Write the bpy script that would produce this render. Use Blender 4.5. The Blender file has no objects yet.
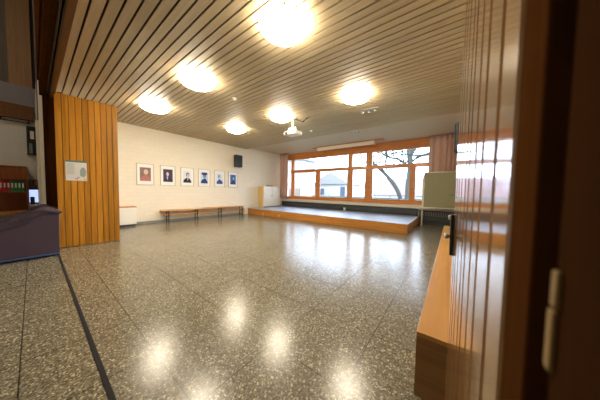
import bpy, bmesh, math, random
from mathutils import Vector, Matrix
random.seed(7)
C = bpy.context.scene.collection
PI = math.pi
CAM_H = 1.2

# ------------------------------------------------------------------ materials
MATS = {}
def newmat(name):
    m = bpy.data.materials.new(name); m.use_nodes = True
    nt = m.node_tree; b = nt.nodes['Principled BSDF']
    MATS[name] = m
    return m, nt, b
def srgb(r, g, b):
    f = lambda c: ((c/255)/12.92 if c/255 <= .04045 else (((c/255)+.055)/1.055)**2.4)
    return (f(r), f(g), f(b), 1)
def plain(name, col, rough=.6, metal=0, noise=.06, coat=0, scale=12, bump=0):
    m, nt, b = newmat(name)
    N = nt.nodes; L = nt.links
    tc = N.new('ShaderNodeTexCoord'); nz = N.new('ShaderNodeTexNoise')
    nz.inputs['Scale'].default_value = scale; nz.inputs['Detail'].default_value = 4
    L.new(tc.outputs['Object'], nz.inputs['Vector'])
    mr = N.new('ShaderNodeMapRange'); mr.inputs['To Min'].default_value = 1-noise; mr.inputs['To Max'].default_value = 1+noise
    L.new(nz.outputs['Fac'], mr.inputs['Value'])
    vm = N.new('ShaderNodeVectorMath'); vm.operation = 'SCALE'
    vm.inputs[0].default_value = col[:3]
    L.new(mr.outputs[0], vm.inputs['Scale']); L.new(vm.outputs[0], b.inputs['Base Color'])
    b.inputs['Roughness'].default_value = rough; b.inputs['Metallic'].default_value = metal
    b.inputs['Coat Weight'].default_value = coat
    if bump:
        bp = N.new('ShaderNodeBump'); bp.inputs['Strength'].default_value = bump; bp.inputs['Distance'].default_value = .01
        L.new(nz.outputs['Fac'], bp.inputs['Height']); L.new(bp.outputs[0], b.inputs['Normal'])
    return m
def wood(name, c1, c2, rough=.4, axis='Z', var=.15, coat=0, grain=1.0, island=True, spec=.5):
    """stretched-noise wood; each loose plank (mesh island) gets its own tone"""
    m, nt, b = newmat(name); N = nt.nodes; L = nt.links
    tc = N.new('ShaderNodeTexCoord'); mp = N.new('ShaderNodeMapping')
    s = {'X': (.7, 14, 14), 'Y': (14, .7, 14), 'Z': (14, 14, .7)}[axis]
    mp.inputs['Scale'].default_value = [k*grain for k in s]
    L.new(tc.outputs['Object'], mp.inputs['Vector'])
    geo = N.new('ShaderNodeNewGeometry')
    off = N.new('ShaderNodeVectorMath'); off.operation = 'ADD'
    cmb = N.new('ShaderNodeVectorMath'); cmb.operation = 'SCALE'; cmb.inputs[0].default_value = (31, 47, 23)
    L.new(geo.outputs['Random Per Island'], cmb.inputs['Scale'])
    L.new(mp.outputs[0], off.inputs[0]); L.new(cmb.outputs[0], off.inputs[1])
    nz = N.new('ShaderNodeTexNoise'); nz.inputs['Scale'].default_value = 1.6; nz.inputs['Detail'].default_value = 6
    nz.inputs['Distortion'].default_value = 1.2
    L.new(off.outputs[0], nz.inputs['Vector'])
    cr = N.new('ShaderNodeValToRGB'); cr.color_ramp.elements[0].position = .3; cr.color_ramp.elements[1].position = .7
    cr.color_ramp.elements[0].color = c1; cr.color_ramp.elements[1].color = c2
    L.new(nz.outputs['Fac'], cr.inputs['Fac'])
    mr = N.new('ShaderNodeMapRange'); mr.inputs['To Min'].default_value = 1-var; mr.inputs['To Max'].default_value = 1+var
    L.new(geo.outputs['Random Per Island'], mr.inputs['Value'])
    vm = N.new('ShaderNodeVectorMath'); vm.operation = 'SCALE'
    L.new(cr.outputs[0], vm.inputs[0])
    if island: L.new(mr.outputs[0], vm.inputs['Scale'])
    else: vm.inputs['Scale'].default_value = 1
    L.new(vm.outputs[0], b.inputs['Base Color'])
    b.inputs['Roughness'].default_value = rough; b.inputs['Coat Weight'].default_value = coat
    b.inputs['Coat Roughness'].default_value = .12
    b.inputs['Specular IOR Level'].default_value = spec
    return m
def emit(name, col, strength):
    m, nt, b = newmat(name)
    b.inputs['Base Color'].default_value = (.8, .8, .8, 1)
    b.inputs['Emission Color'].default_value = col; b.inputs['Emission Strength'].default_value = strength
    return m

def terrazzo():
    m, nt, b = newmat('terrazzo'); N = nt.nodes; L = nt.links
    tc = N.new('ShaderNodeTexCoord')
    v = N.new('ShaderNodeTexVoronoi'); v.inputs['Scale'].default_value = 105; L.new(tc.outputs['Object'], v.inputs['Vector'])
    sep = N.new('ShaderNodeSeparateColor'); L.new(v.outputs['Color'], sep.inputs[0])
    cr = N.new('ShaderNodeValToRGB'); e = cr.color_ramp; e.interpolation = 'LINEAR'
    e.elements[0].position = 0; e.elements[0].color = srgb(82, 77, 64)
    e.elements[1].position = 1; e.elements[1].color = srgb(190, 182, 160)
    for p, c in ((.3, srgb(100, 94, 78)), (.62, srgb(120, 113, 94)), (.86, srgb(140, 132, 111)), (.94, srgb(174, 166, 142))):
        k = e.elements.new(p); k.color = c
    L.new(sep.outputs[0], cr.inputs['Fac'])
    v2 = N.new('ShaderNodeTexVoronoi'); v2.inputs['Scale'].default_value = 190; L.new(tc.outputs['Object'], v2.inputs['Vector'])
    s2 = N.new('ShaderNodeSeparateColor'); L.new(v2.outputs['Color'], s2.inputs[0])
    mr = N.new('ShaderNodeMapRange'); mr.inputs['To Min'].default_value = .74; mr.inputs['To Max'].default_value = 1.2
    L.new(s2.outputs[1], mr.inputs['Value'])
    nz = N.new('ShaderNodeTexNoise'); nz.inputs['Scale'].default_value = 1.3; L.new(tc.outputs['Object'], nz.inputs['Vector'])
    mr2 = N.new('ShaderNodeMapRange'); mr2.inputs['To Min'].default_value = .88; mr2.inputs['To Max'].default_value = 1.1
    L.new(nz.outputs['Fac'], mr2.inputs['Value'])
    mu = N.new('ShaderNodeMath'); mu.operation = 'MULTIPLY'; L.new(mr.outputs[0], mu.inputs[0]); L.new(mr2.outputs[0], mu.inputs[1])
    # slab joints
    sp = N.new('ShaderNodeSeparateXYZ'); L.new(tc.outputs['Object'], sp.inputs[0])
    def joint(sock, off, pitch):
        a = N.new('ShaderNodeMath'); a.operation = 'ADD'; a.inputs[1].default_value = -off + 50*pitch; L.new(sock, a.inputs[0])
        q = N.new('ShaderNodeMath'); q.operation = 'PINGPONG'; q.inputs[1].default_value = pitch/2; L.new(a.outputs[0], q.inputs[0])
        c = N.new('ShaderNodeMath'); c.operation = 'LESS_THAN'; c.inputs[1].default_value = .0034; L.new(q.outputs[0], c.inputs[0])
        return c
    jx = joint(sp.outputs[0], -1.681, .6); jy = joint(sp.outputs[1], .506, .59)
    mx = N.new('ShaderNodeMath'); mx.operation = 'MAXIMUM'; L.new(jx.outputs[0], mx.inputs[0]); L.new(jy.outputs[0], mx.inputs[1])
    dk = N.new('ShaderNodeMapRange'); dk.inputs['To Min'].default_value = 1; dk.inputs['To Max'].default_value = .22; L.new(mx.outputs[0], dk.inputs['Value'])
    mu2 = N.new('ShaderNodeMath'); mu2.operation = 'MULTIPLY'; L.new(mu.outputs[0], mu2.inputs[0]); L.new(dk.outputs[0], mu2.inputs[1])
    vm = N.new('ShaderNodeVectorMath'); vm.operation = 'SCALE'; L.new(cr.outputs[0], vm.inputs[0]); L.new(mu2.outputs[0], vm.inputs['Scale'])
    L.new(vm.outputs[0], b.inputs['Base Color'])
    b.inputs['Roughness'].default_value = .225
    b.inputs['Specular IOR Level'].default_value = .55
    n3 = N.new('ShaderNodeTexNoise'); n3.inputs['Scale'].default_value = 9; L.new(tc.outputs['Object'], n3.inputs['Vector'])
    bp = N.new('ShaderNodeBump'); bp.inputs['Strength'].default_value = .04; bp.inputs['Distance'].default_value = .01
    L.new(n3.outputs['Fac'], bp.inputs['Height']); L.new(bp.outputs[0], b.inputs['Normal'])
    return m
def brickwall(name, col, axes=('Y', 'Z'), amount=.03):
    m, nt, b = newmat(name); N = nt.nodes; L = nt.links
    tc = N.new('ShaderNodeTexCoord'); sp = N.new('ShaderNodeSeparateXYZ'); L.new(tc.outputs['Object'], sp.inputs[0])
    cb = N.new('ShaderNodeCombineXYZ'); L.new(sp.outputs[axes[0]], cb.inputs[0]); L.new(sp.outputs[axes[1]], cb.inputs[1])
    br = N.new('ShaderNodeTexBrick'); L.new(cb.outputs[0], br.inputs['Vector'])
    br.inputs['Scale'].default_value = 1; br.inputs['Brick Width'].default_value = .3; br.inputs['Row Height'].default_value = .13
    br.inputs['Mortar Size'].default_value = .006
    br.inputs['Color1'].default_value = col; br.inputs['Color2'].default_value = [c*(1-amount) for c in col[:3]]+[1]
    br.inputs['Mortar'].default_value = [c*.93 for c in col[:3]]+[1]
    L.new(br.outputs['Color'], b.inputs['Base Color'])
    bp = N.new('ShaderNodeBump'); bp.inputs['Strength'].default_value = .25; bp.inputs['Distance'].default_value = .004; bp.invert = True
    L.new(br.outputs['Fac'], bp.inputs['Height']); L.new(bp.outputs[0], b.inputs['Normal'])
    b.inputs['Roughness'].default_value = .75
    return m

M_FLOOR = terrazzo()
M_BRICK = brickwall('painted_brick', srgb(240, 232, 214))
M_BRICK2 = brickwall('painted_brick_annex', srgb(214, 210, 204))
M_WALL = plain('wall_paint', srgb(232, 226, 212), .8, noise=.02)
M_SLAT = wood('ceiling_slat', srgb(176, 158, 126), srgb(194, 176, 143), .45, 'X', .07, coat=.1)
M_SLAT2 = plain('daylit_ceiling_board', srgb(212, 198, 176), .5, noise=.03)  # paler than the slats: window daylight put into the board colour
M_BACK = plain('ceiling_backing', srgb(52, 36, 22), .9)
M_PANEL = wood('partition_wood', srgb(172, 112, 28), srgb(204, 144, 50), .28, 'Z', .24, coat=.25)
M_PANELR = wood('partition_wood_gloss', srgb(140, 98, 52), srgb(170, 124, 72), .12, 'Z', .22, coat=1.0, spec=.9)
M_GROOVE = plain('groove_shadow_wood', srgb(74, 42, 14), .6)
M_JAMB = wood('dark_jamb_wood', srgb(60, 34, 13), srgb(78, 46, 20), .8, 'Z', .1, spec=0)
M_JAMB2 = wood('dark_frame_wood', srgb(40, 23, 11), srgb(54, 32, 16), .95, 'Z', .1, spec=0)
M_HEADER = wood('header_wood', srgb(96, 58, 30), srgb(118, 74, 40), .4, 'X', .1)
M_STAGEW = wood('stage_wood', srgb(172, 112, 44), srgb(196, 136, 62), .35, 'X', .05, coat=.2)
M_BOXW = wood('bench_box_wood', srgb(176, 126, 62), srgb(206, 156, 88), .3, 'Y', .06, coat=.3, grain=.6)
M_BOXF = wood('bench_box_shaded_wood', srgb(128, 88, 44), srgb(150, 106, 56), .35, 'X', .06, coat=.2, grain=.6)  # darker copy of the box wood, shade of the end face in the colour
M_FRAMEW = wood('window_frame_wood', srgb(204, 124, 58), srgb(224, 148, 78), .35, 'X', .04, coat=.2)
M_BENCHW = wood('bench_wood', srgb(196, 142, 82), srgb(214, 162, 100), .4, 'Y', .06)
M_CABW = wood('cabinet_wood', srgb(226, 188, 110), srgb(240, 206, 132), .5, 'Z', .04)
M_CREAM = plain('cream_laminate', srgb(236, 228, 208), .45, noise=.01)
M_WHITE = plain('white_lacquer', srgb(240, 238, 230), .4, noise=.01)
M_CARPET = plain('stage_carpet', srgb(156, 168, 192), .42, noise=.12, scale=160, bump=.1)
M_BASEB = plain('grey_baseboard', srgb(132, 134, 130), .5)
M_DGREY = plain('dark_grey_panel', srgb(66, 70, 74), .5)
M_RAD = plain('radiator_grey', srgb(84, 86, 88), .45)
M_BLACK = plain('black_metal', srgb(20, 20, 22), .35)
M_TRACK = plain('worn_black_rail', srgb(16, 16, 16), .9)
M_BLACKP = plain('black_plastic', srgb(34, 36, 42), .5)
M_SPK = plain('speaker_cloth', srgb(52, 56, 66), .8, scale=200, noise=.2)
M_STEEL = plain('brushed_steel', srgb(176, 176, 176), .28, 1)
M_ALU = plain('aluminium', srgb(190, 190, 188), .4, .8)
M_CURT = plain('pink_brown_curtain', srgb(206, 172, 156), .85, noise=.05, scale=6)
M_BOARD = plain('khaki_board', srgb(150, 146, 112), .5, noise=.02)
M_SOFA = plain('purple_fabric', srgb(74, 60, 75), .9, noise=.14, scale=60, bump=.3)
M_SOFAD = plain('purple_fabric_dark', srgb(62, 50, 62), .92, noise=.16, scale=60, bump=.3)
M_BLUEST = plain('blue_base_reflection', srgb(70, 96, 150), .4)  # light reflection along the armchair's bottom edge, painted as blue
M_SHELFW = wood('bookcase_wood', srgb(128, 68, 26), srgb(152, 86, 38), .45, 'Z', .08)
M_SHELFL = wood('bookcase_base_wood', srgb(176, 116, 52), srgb(200, 138, 70), .45, 'Y', .05)
M_RED = plain('red_card', srgb(176, 28, 36), .5)
M_GREEN = plain('green_card', srgb(34, 120, 66), .5)
M_LABEL = plain('paper_label', srgb(222, 214, 206), .7)
M_COL = plain('pier_plaster', srgb(206, 200, 184), .8, noise=.04)
M_COLG = plain('pier_grey_upper', srgb(112, 96, 88), .8, noise=.06)
M_CLAD = wood('annex_cladding', srgb(136, 100, 66), srgb(156, 118, 80), .6, 'Z', .06)
M_CLADD = wood('annex_cladding_dark', srgb(84, 70, 60), srgb(98, 82, 70), .6, 'Z', .06)
M_GBAND = plain('grey_concrete', srgb(134, 130, 136), .8, noise=.08)
M_STRIKE = plain('aged_ivory_metal', srgb(128, 102, 56), .85, noise=.1)
M_PAPER = plain('poster_paper', srgb(226, 224, 224), .5, noise=.02)
M_TEAL = plain('poster_teal', srgb(70, 132, 128), .6)
M_PGREY = plain('poster_map_grey', srgb(150, 164, 160), .6)
M_PRED = plain('poster_red', srgb(214, 130, 128), .6)
M_PYEL = plain('poster_yellow', srgb(224, 204, 140), .6)
M_LAMP = emit('lit_opal_dome', (1, .88, .68, 1), 48)
M_RIM = plain('lamp_rim', srgb(236, 232, 224), .4)
M_TUBE = plain('opal_tube_cover', srgb(250, 240, 214), .35, noise=.01)
M_SCREEN = emit('lit_screen', srgb(150, 175, 235), 1.1)
M_MAT = plain('picture_mat', srgb(244, 242, 238), .6, noise=.01)
M_FRM = plain('silver_frame', srgb(196, 192, 182), .4, 0)
def glassmat():
    m, nt, b = newmat('window_glass'); N = nt.nodes; L = nt.links
    g = N.new('ShaderNodeBsdfGlossy'); g.inputs['Roughness'].default_value = .02
    t = N.new('ShaderNodeBsdfTransparent'); mx = N.new('ShaderNodeMixShader'); fr = N.new('ShaderNodeFresnel'); fr.inputs['IOR'].default_value = 1.3
    L.new(fr.outputs[0], mx.inputs[0]); L.new(t.outputs[0], mx.inputs[1]); L.new(g.outputs[0], mx.inputs[2])
    L.new(mx.outputs[0], N['Material Output'].inputs['Surface'])
    return m
M_GLASS = glassmat()
M_BARK = plain('bark', srgb(56, 58, 52), .9, noise=.3, scale=8, bump=.5)
M_HOUSE = plain('house_render', srgb(142, 140, 138), .8, noise=.02)
M_HOUSE2 = plain('house_render_warm', srgb(146, 144, 142), .8, noise=.02)
M_ROOF = plain('roof_tile', srgb(100, 78, 78), .8, noise=.08, scale=3)
M_ROOFG = plain('roof_grey', srgb(112, 110, 112), .7)
M_WINB = plain('house_window_blue', srgb(64, 70, 88), .3)
M_WINY = plain('house_window_warm', srgb(90, 74, 60), .4)
M_TARP = plain('green_fence_netting', srgb(28, 72, 66), .8, noise=.1, scale=3)
M_GRASS = plain('grass', srgb(76, 86, 62), .95, noise=.2, scale=2)
M_LEAF = plain('evergreen_leaf', srgb(30, 62, 40), .9, noise=.3)

# ------------------------------------------------------------------ builders
ORG = {}
class MB:
    """collects shapes in world metres, then links them as one mesh object"""
    def __init__(s): s.v = []; s.f = []; s.mi = []; s.sm = []
    def add(s, vs, fs, mi=0, smooth=False, mat=None):
        n = len(s.v)
        for v in vs: s.v.append((mat @ Vector(v)) if mat else Vector(v))
        for f in fs: s.f.append([n+i for i in f]); s.mi.append(mi); s.sm.append(smooth)
        return s
    def box(s, x0, x1, y0, y1, z0, z1, mi=0, mat=None):
        vs = [(x, y, z) for x in (x0, x1) for y in (y0, y1) for z in (z0, z1)]
        return s.add(vs, [(0, 1, 3, 2), (4, 6, 7, 5), (0, 4, 5, 1), (2, 3, 7, 6), (0, 2, 6, 4), (1, 5, 7, 3)], mi, False, mat)
    def tube(s, pts, r, n=12, mi=0, cap=True, smooth=True):
        pts = [Vector(p) for p in pts]; rs = r if isinstance(r, (list, tuple)) else [r]*len(pts)
        rings = []; ref = None
        for i, p in enumerate(pts):
            d = (pts[min(i+1, len(pts)-1)] - pts[max(i-1, 0)]).normalized()
            if ref is None: ref = Vector((0, 0, 1)) if abs(d.z) < .9 else Vector((1, 0, 0))
            a = d.cross(ref).normalized(); bb = a.cross(d); ref = bb
            rings.append([p + (a*math.cos(2*PI*k/n) + bb*math.sin(2*PI*k/n))*rs[i] for k in range(n)])
        vs = [q for R in rings for q in R]
        fs = [(i*n+k, i*n+(k+1) % n, (i+1)*n+(k+1) % n, (i+1)*n+k) for i in range(len(pts)-1) for k in range(n)]
        if cap: fs += [tuple(range(n))[::-1], tuple((len(pts)-1)*n+k for k in range(n))]
        return s.add(vs, fs, mi, smooth)
    def lathe(s, prof, c=(0, 0, 0), n=32, mi=0, smooth=True, axis='Z'):
        vs = []; N = len(prof)
        for k in range(n):
            a = 2*PI*k/n
            for r, z in prof:
                p = (r*math.cos(a), r*math.sin(a), z)
                if axis == 'X': p = (z, r*math.cos(a), r*math.sin(a))
                if axis == 'Y': p = (r*math.sin(a), z, r*math.cos(a))
                vs.append((p[0]+c[0], p[1]+c[1], p[2]+c[2]))
        fs = [(k*N+i, ((k+1) % n)*N+i, ((k+1) % n)*N+i+1, k*N+i+1) for k in range(n) for i in range(N-1)]
        return s.add(vs, fs, mi, smooth)
    def prism(s, poly, a0, a1, axis='X', mi=0):
        """poly of 2-D points extruded along an axis"""
        def P(u, v, a): return {'X': (a, u, v), 'Y': (u, a, v), 'Z': (u, v, a)}[axis]
        n = len(poly); vs = [P(u, v, a0) for u, v in poly] + [P(u, v, a1) for u, v in poly]
        fs = [tuple(range(n))[::-1], tuple(range(n, 2*n))] + [(i, (i+1) % n, n+(i+1) % n, n+i) for i in range(n)]
        return s.add(vs, fs, mi)
    def build(s, name, mats, parent=None, bevel=0, seg=2, label=None):
        me = bpy.data.meshes.new(name)
        o = bpy.data.objects.new(name, me)
        org = ORG.get(parent, Vector((0, 0, 0))) if parent else Vector((0, 0, 0))
        me.from_pydata([tuple(v-org) for v in s.v], [], s.f)
        if not isinstance(mats, (list, tuple)): mats = [mats]
        for m in mats: me.materials.append(m)
        for p, mi, sm in zip(me.polygons, s.mi, s.sm): p.material_index = mi; p.use_smooth = sm
        bm = bmesh.new(); bm.from_mesh(me); bmesh.ops.remove_doubles(bm, verts=bm.verts, dist=1e-6)
        bmesh.ops.recalc_face_normals(bm, faces=bm.faces); bm.to_mesh(me); bm.free()
        C.objects.link(o)
        if parent: o.parent = parent; ORG[o] = org
        else: ORG[o] = Vector((0, 0, 0))
        if bevel:
            md = o.modifiers.new('bevel', 'BEVEL'); md.width = bevel; md.segments = seg; md.limit_method = 'ANGLE'
        if label: o['label'] = label
        return o
def box(*a, **k): return MB().box(*a, **k)
def thing(name, loc, label, cat, group=None):
    o = bpy.data.objects.new(name, None); C.objects.link(o); o.location = loc
    o.empty_display_size = .1
    o['label'] = label; o['category'] = cat
    if group: o['group'] = group
    ORG[o] = Vector(loc); return o
def tag(o, label, cat, group=None):
    o['label'] = label; o['category'] = cat
    if group: o['group'] = group
    return o
def struct(name, mb, m, bevel=0, parent=None):
    o = mb.build(name, m, parent, bevel)
    if not parent: o['kind'] = 'structure'
    return o

# ------------------------------------------------------------------ room shell
XL, XR, YW, ZC, ZC2 = -8.22, .42, 9.15, 3.2, 3.3
AH = 6.0   # ceiling height of the open annex
struct('floor', box(-8.4, 2.2, -3.6, YW+.3, -.1, 0), M_FLOOR)
struct('wall_left', box(XL-.2, XL, .3, YW+.1, 0, ZC2+.1), M_BRICK)
struct('wall_right', box(XR, XR+.2, .3, YW+.1, 0, ZC2+.1), M_WALL)
fw = MB().box(XL, -6.36, .1, .27, 0, ZC).box(.16, XR+.2, .1, .29, 0, ZC)
struct('wall_front', fw, M_WALL)
struct('wall_above_opening', box(XL-.2, 2.2, .10, .24, 3.23, AH), M_JAMB)

def slat_ceiling(z, y0, y1, pitch, gap, th, mi=0):
    mb = MB(); y = y0; k = 0
    while y < y1:
        cuts = [XL-.05]; x = XL + random.uniform(.5, 3.2)
        while x < XR: cuts.append(x); x += 3.6
        cuts.append(XR+.05)
        for a, b in zip(cuts, cuts[1:]):
            mb.box(a+.001, b-.001, y, min(y+pitch-gap, y1), z, z+th)
        y += pitch
    return mb
c = slat_ceiling(ZC, .325, 6.28, .113, .021, .018)
struct('ceiling', c, M_SLAT)
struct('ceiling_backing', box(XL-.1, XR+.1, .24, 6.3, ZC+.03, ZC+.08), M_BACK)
c2 = slat_ceiling(ZC2, 6.40, YW+.05, .113, .012, .02)
struct('ceiling_window_zone', c2, M_SLAT2)
struct('ceiling_window_backing', box(XL-.1, XR+.1, 6.3, YW+.1, ZC2+.025, ZC2+.07), M_GBAND)
struct('trim_1', box(XL, XR, 6.28, 6.40, ZC-.004, ZC2+.03), M_SLAT)
struct('baseboard_left', box(XL, XL+.018, .3, 6.42, 0, .075), M_BASEB)

# window wall: parapet, radiator recess, head
ww = MB().box(XL, XR, YW, YW+.25, 0, .72).box(XL, XR, YW, YW+.25, 2.98, ZC2+.05)
ww.box(XL, -8.0, YW, YW+.25, .72, 2.98).box(-.5, XR, YW, YW+.25, .72, 2.98)
struct('wall_back', ww, M_WALL)
struct('trim_2', box(-8.0, -.45, YW-.035, YW-.001, 2.97, ZC2-.001), M_FRAMEW)

# window
FY0, FY1 = YW-.03, YW+.07
fr = MB()
GT, TB, TT, GB, FB = 2.95, 2.24, 2.37, .86, .72
fr.box(-8.0, -.5, FY0, FY1, GT, 2.98)
fr.box(-8.0, -.5, FY0, FY1, FB, GB)
fr.box(-7.62, -.5, FY0-.01, FY1, TB, TT)
for a, b in ((-8.0, -7.93), (-7.55, -7.36), (-4.03, -3.83), (-3.17, -2.90), (-.57, -.5)): fr.box(a, b, FY0-.015, FY1, FB, 2.98)
for a, b in ((-5.85, -5.63), (-1.36, -1.22)): fr.box(a, b, FY0, FY1, GB, TB)
win = struct('window_1', fr, M_FRAMEW)
lights = [(-7.93, -7.55, GB, GT), (-7.36, -4.03, TT, GT), (-3.83, -3.17, TT, GT), (-2.90, -.57, TT, GT),
          (-7.36, -5.85, GB, TB), (-5.63, -4.03, GB, TB), (-3.83, -3.17, GB, TB), (-2.90, -1.36, GB, TB), (-1.22, -.57, GB, TB)]
for a, b, z0, z1 in lights:
    MB().box(a-.01, b+.01, YW+.025, YW+.031, z0-.01, z1+.01).build('pane', M_GLASS, win)
for a, b, z0, z1 in lights[4:]:      # casements with a rim of their own
    s = MB()
    w = .035
    s.box(a, a+w, FY0+.005, FY1-.02, z0, z1).box(b-w, b, FY0+.005, FY1-.02, z0, z1).box(a+w, b-w, FY0+.005, FY1-.02, z0, z0+w).box(a+w, b-w, FY0+.005, FY1-.02, z1-w, z1)
    s.build('casement', M_FRAMEW, win)
for x in (-5.66, -3.2, -1.24):
    MB().box(x-.012, x+.012, FY0-.03, FY0-.015, 1.38, 1.54).box(x-.009, x+.009, FY0-.06, FY0-.03, 1.42, 1.445).build('window_handle', M_ALU, win, .003)
struct('trim_3', box(XL, XR, YW-.16, YW-.02, .585, .70), M_CREAM, .006)

# long convector below the sill
cv = thing('convector_radiator', (-4, YW-.05, 0), 'long dark grey convector radiator running under the window sill', 'radiator')
MB().box(XL+.01, -1.05, YW-.07, YW-.005, .30, .55).build('casing', M_DGREY, cv, .004)
MB().box(XL+.01, XR-.01, YW-.03, YW-.004, .0, .30).build('back_panel', M_DGREY, cv)
ribs = MB()
x = -1.0
while x < XR-.03: ribs.box(x, x+.035, YW-.10, YW-.03, .14, .52); x += .052
ribs.build('fins', M_RAD, cv)
MB().tube([(-1.03, YW-.065, .17), (XR-.02, YW-.065, .17)], .02).tube([(-1.03, YW-.065, .49), (XR-.02, YW-.065, .49)], .02).build('pipe', M_DGREY, cv)
th = thing('floor_spot', (-4.05, YW-.26, .286), 'small white spot lamp standing at the back edge of the stage', 'lamp')
MB().lathe([(0, .286), (.07, .286), (.065, .31), (.02, .32), (.02, .35), (0, .35)], (-4.05, YW-.26, 0), 16).build('base', M_WHITE, th)
MB().lathe([(0, .345), (.05, .35), (.06, .42), (.055, .43), (0, .42)], (-4.05, YW-.26, 0), 16).build('lamp_head', M_WHITE, th)

# ------------------------------------------------------------------ stage
st = thing('stage', (-4.6, 7.7, 0), 'low orange wood stage with blue-grey carpet below the windows', 'stage')
X1 = -.985; Y0 = 6.43; ZS = .286
MB().box(XL+.005, X1-.02, Y0+.02, YW-.12, 0, ZS-.025).build('core', M_STAGEW, st)
x = XL+.005
fb = MB()
while x < X1-.05:
    e = min(x+1.44, X1); fb.box(x+.001, e-.001, Y0, Y0+.02, .008, ZS-.006); x += 1.44
fb.build('front_board', M_STAGEW, st)
MB().box(X1-.02, X1, Y0+.02, YW-.12, .008, ZS-.006).build('side_board', M_STAGEW, st)
MB().box(XL+.005, X1-.022, Y0+.022, YW-.12, ZS-.025, ZS).build('carpet', M_CARPET, st)
MB().box(XL+.005, X1+.004, Y0-.004, Y0+.022, ZS-.006, ZS+.003).box(X1-.022, X1+.004, Y0+.022, YW-.12, ZS-.006, ZS+.003).build('edge_strip', M_ALU, st)
for xx in (-7.0, -6.0): MB().lathe([(0, 0), (.06, 0), (.06, .006), (0, .006)], (xx, Y0-.006, .07), 20, axis='Y').build('round_vent', M_BENCHW, st)

# cabinet on the stage
cb = thing('sideboard', (-8.0, 7.85, ZS), 'cream two-door cabinet with pale wood side standing on the stage in the corner', 'cabinet')
CX0, CX1, CY0, CY1, CZ = XL+.03, -7.8, 7.2, 8.42, 1.4
for yy in (CY0, CY1-.02): MB().box(CX0, CX1-.02, yy, yy+.02, ZS+.004, CZ-.02).build('side_panel', M_CABW, cb, .002)
MB().box(CX0, CX0+.01, CY0+.02, CY1-.02, ZS+.06, CZ-.02).box(CX0+.01, CX1-.03, CY0+.02, CY1-.02, ZS+.06, ZS+.08).build('body', M_CREAM, cb)
MB().box(CX0, CX1, CY0-.004, CY1+.004, CZ-.02, CZ).build('top_panel', M_CREAM, cb, .003)
ym = (CY0+CY1)/2
for a, b, hy in ((CY0+.003, ym-.003, ym-.05), (ym+.003, CY1-.003, ym+.05)):
    d = MB().box(CX1-.02, CX1, a, b, ZS+.05, CZ-.024).build('door', M_CREAM, cb, .002)
    MB().box(CX1, CX1+.02, hy-.006, hy+.006, .86, .96).build('handle', M_ALU, d, .003)
MB().box(CX0+.02, CX1-.04, CY0+.02, CY1-.02, ZS+.003, ZS+.05).build('plinth', M_BASEB, cb)
tr = thing('desk_tray', (-8.0, 7.75, CZ), 'dark flat tray lying on the cream cabinet', 'tray')
MB().box(-8.1, -7.88, 7.62, 7.92, CZ+.001, CZ+.012).build('base', M_DGREY, tr, .003)
MB().box(-8.1, -7.88, 7.62, 7.63, CZ+.012, CZ+.045).box(-8.1, -7.88, 7.91, 7.92, CZ+.012, CZ+.045).box(-8.1, -8.09, 7.63, 7.91, CZ+.012, CZ+.045).box(-7.89, -7.88, 7.63, 7.91, CZ+.012, CZ+.045).build('rim', M_DGREY, tr)
bk = MB().box(-8.12, -7.95, 7.26, 7.44, CZ+.001, CZ+.03).build('notebook', M_LABEL, None, .002)
tag(bk, 'small pale notebook on the front corner of the cream cabinet', 'book')

# low cupboard with wood top by the picture wall
lc = thing('low_cupboard', (-8.04, 1.2, 0), 'low white cupboard with wooden top against the picture wall, half behind the wood partition', 'cupboard')
MB().box(XL+.02, -7.86, .45, 1.93, .07, .59).build('body', M_WHITE, lc, .003)
for a, b in ((.452, .943), (.947, 1.438), (1.442, 1.928)):
    d = MB().box(-7.86, -7.845, a, b, .075, .585).build('door', M_WHITE, lc, .002)
MB().box(XL+.02, -7.835, .45, 1.94, .59, .615).build('worktop', M_BENCHW, lc, .003)
MB().box(XL+.02, -7.89, .46, 1.91, 0, .07).build('plinth', M_DGREY, lc)

# ------------------------------------------------------------------ gym bench along the wall
gb = thing('gym_bench', (-8.05, 4.4, 0), 'long low wooden bench on black steel legs under the six pictures', 'bench')
BX0, BX1 = -8.17, -7.9
MB().box(BX0, BX0+.13, 2.66, 6.08, .395, .43).box(BX0+.14, BX1, 2.66, 6.08, .395, .43).build('seat', M_BENCHW, gb, .004)
MB().box(-8.06, -8.02, 2.72, 6.04, .22, .28).build('stretcher', M_BENCHW, gb, .004)
for y in (2.86, 3.87, 4.88, 5.97):
    MB().box(BX0+.02, BX1-.02, y-.014, y+.014, .372, .394).box(BX0+.02, BX0+.045, y-.014, y+.014, 0, .372).box(BX1-.045, BX1-.02, y-.014, y+.014, 0, .372)\
        .box(BX0+.045, BX1-.045, y-.012, y+.012, .2, .22).build('leg', M_BLACK, gb)
sk = MB().box(-8.18, -8.02, 6.17, 6.37, .001, .30).build('wooden_block', M_CREAM, None, .004)
tag(sk, 'small cream block on the floor between bench end and stage', 'box')

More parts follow.
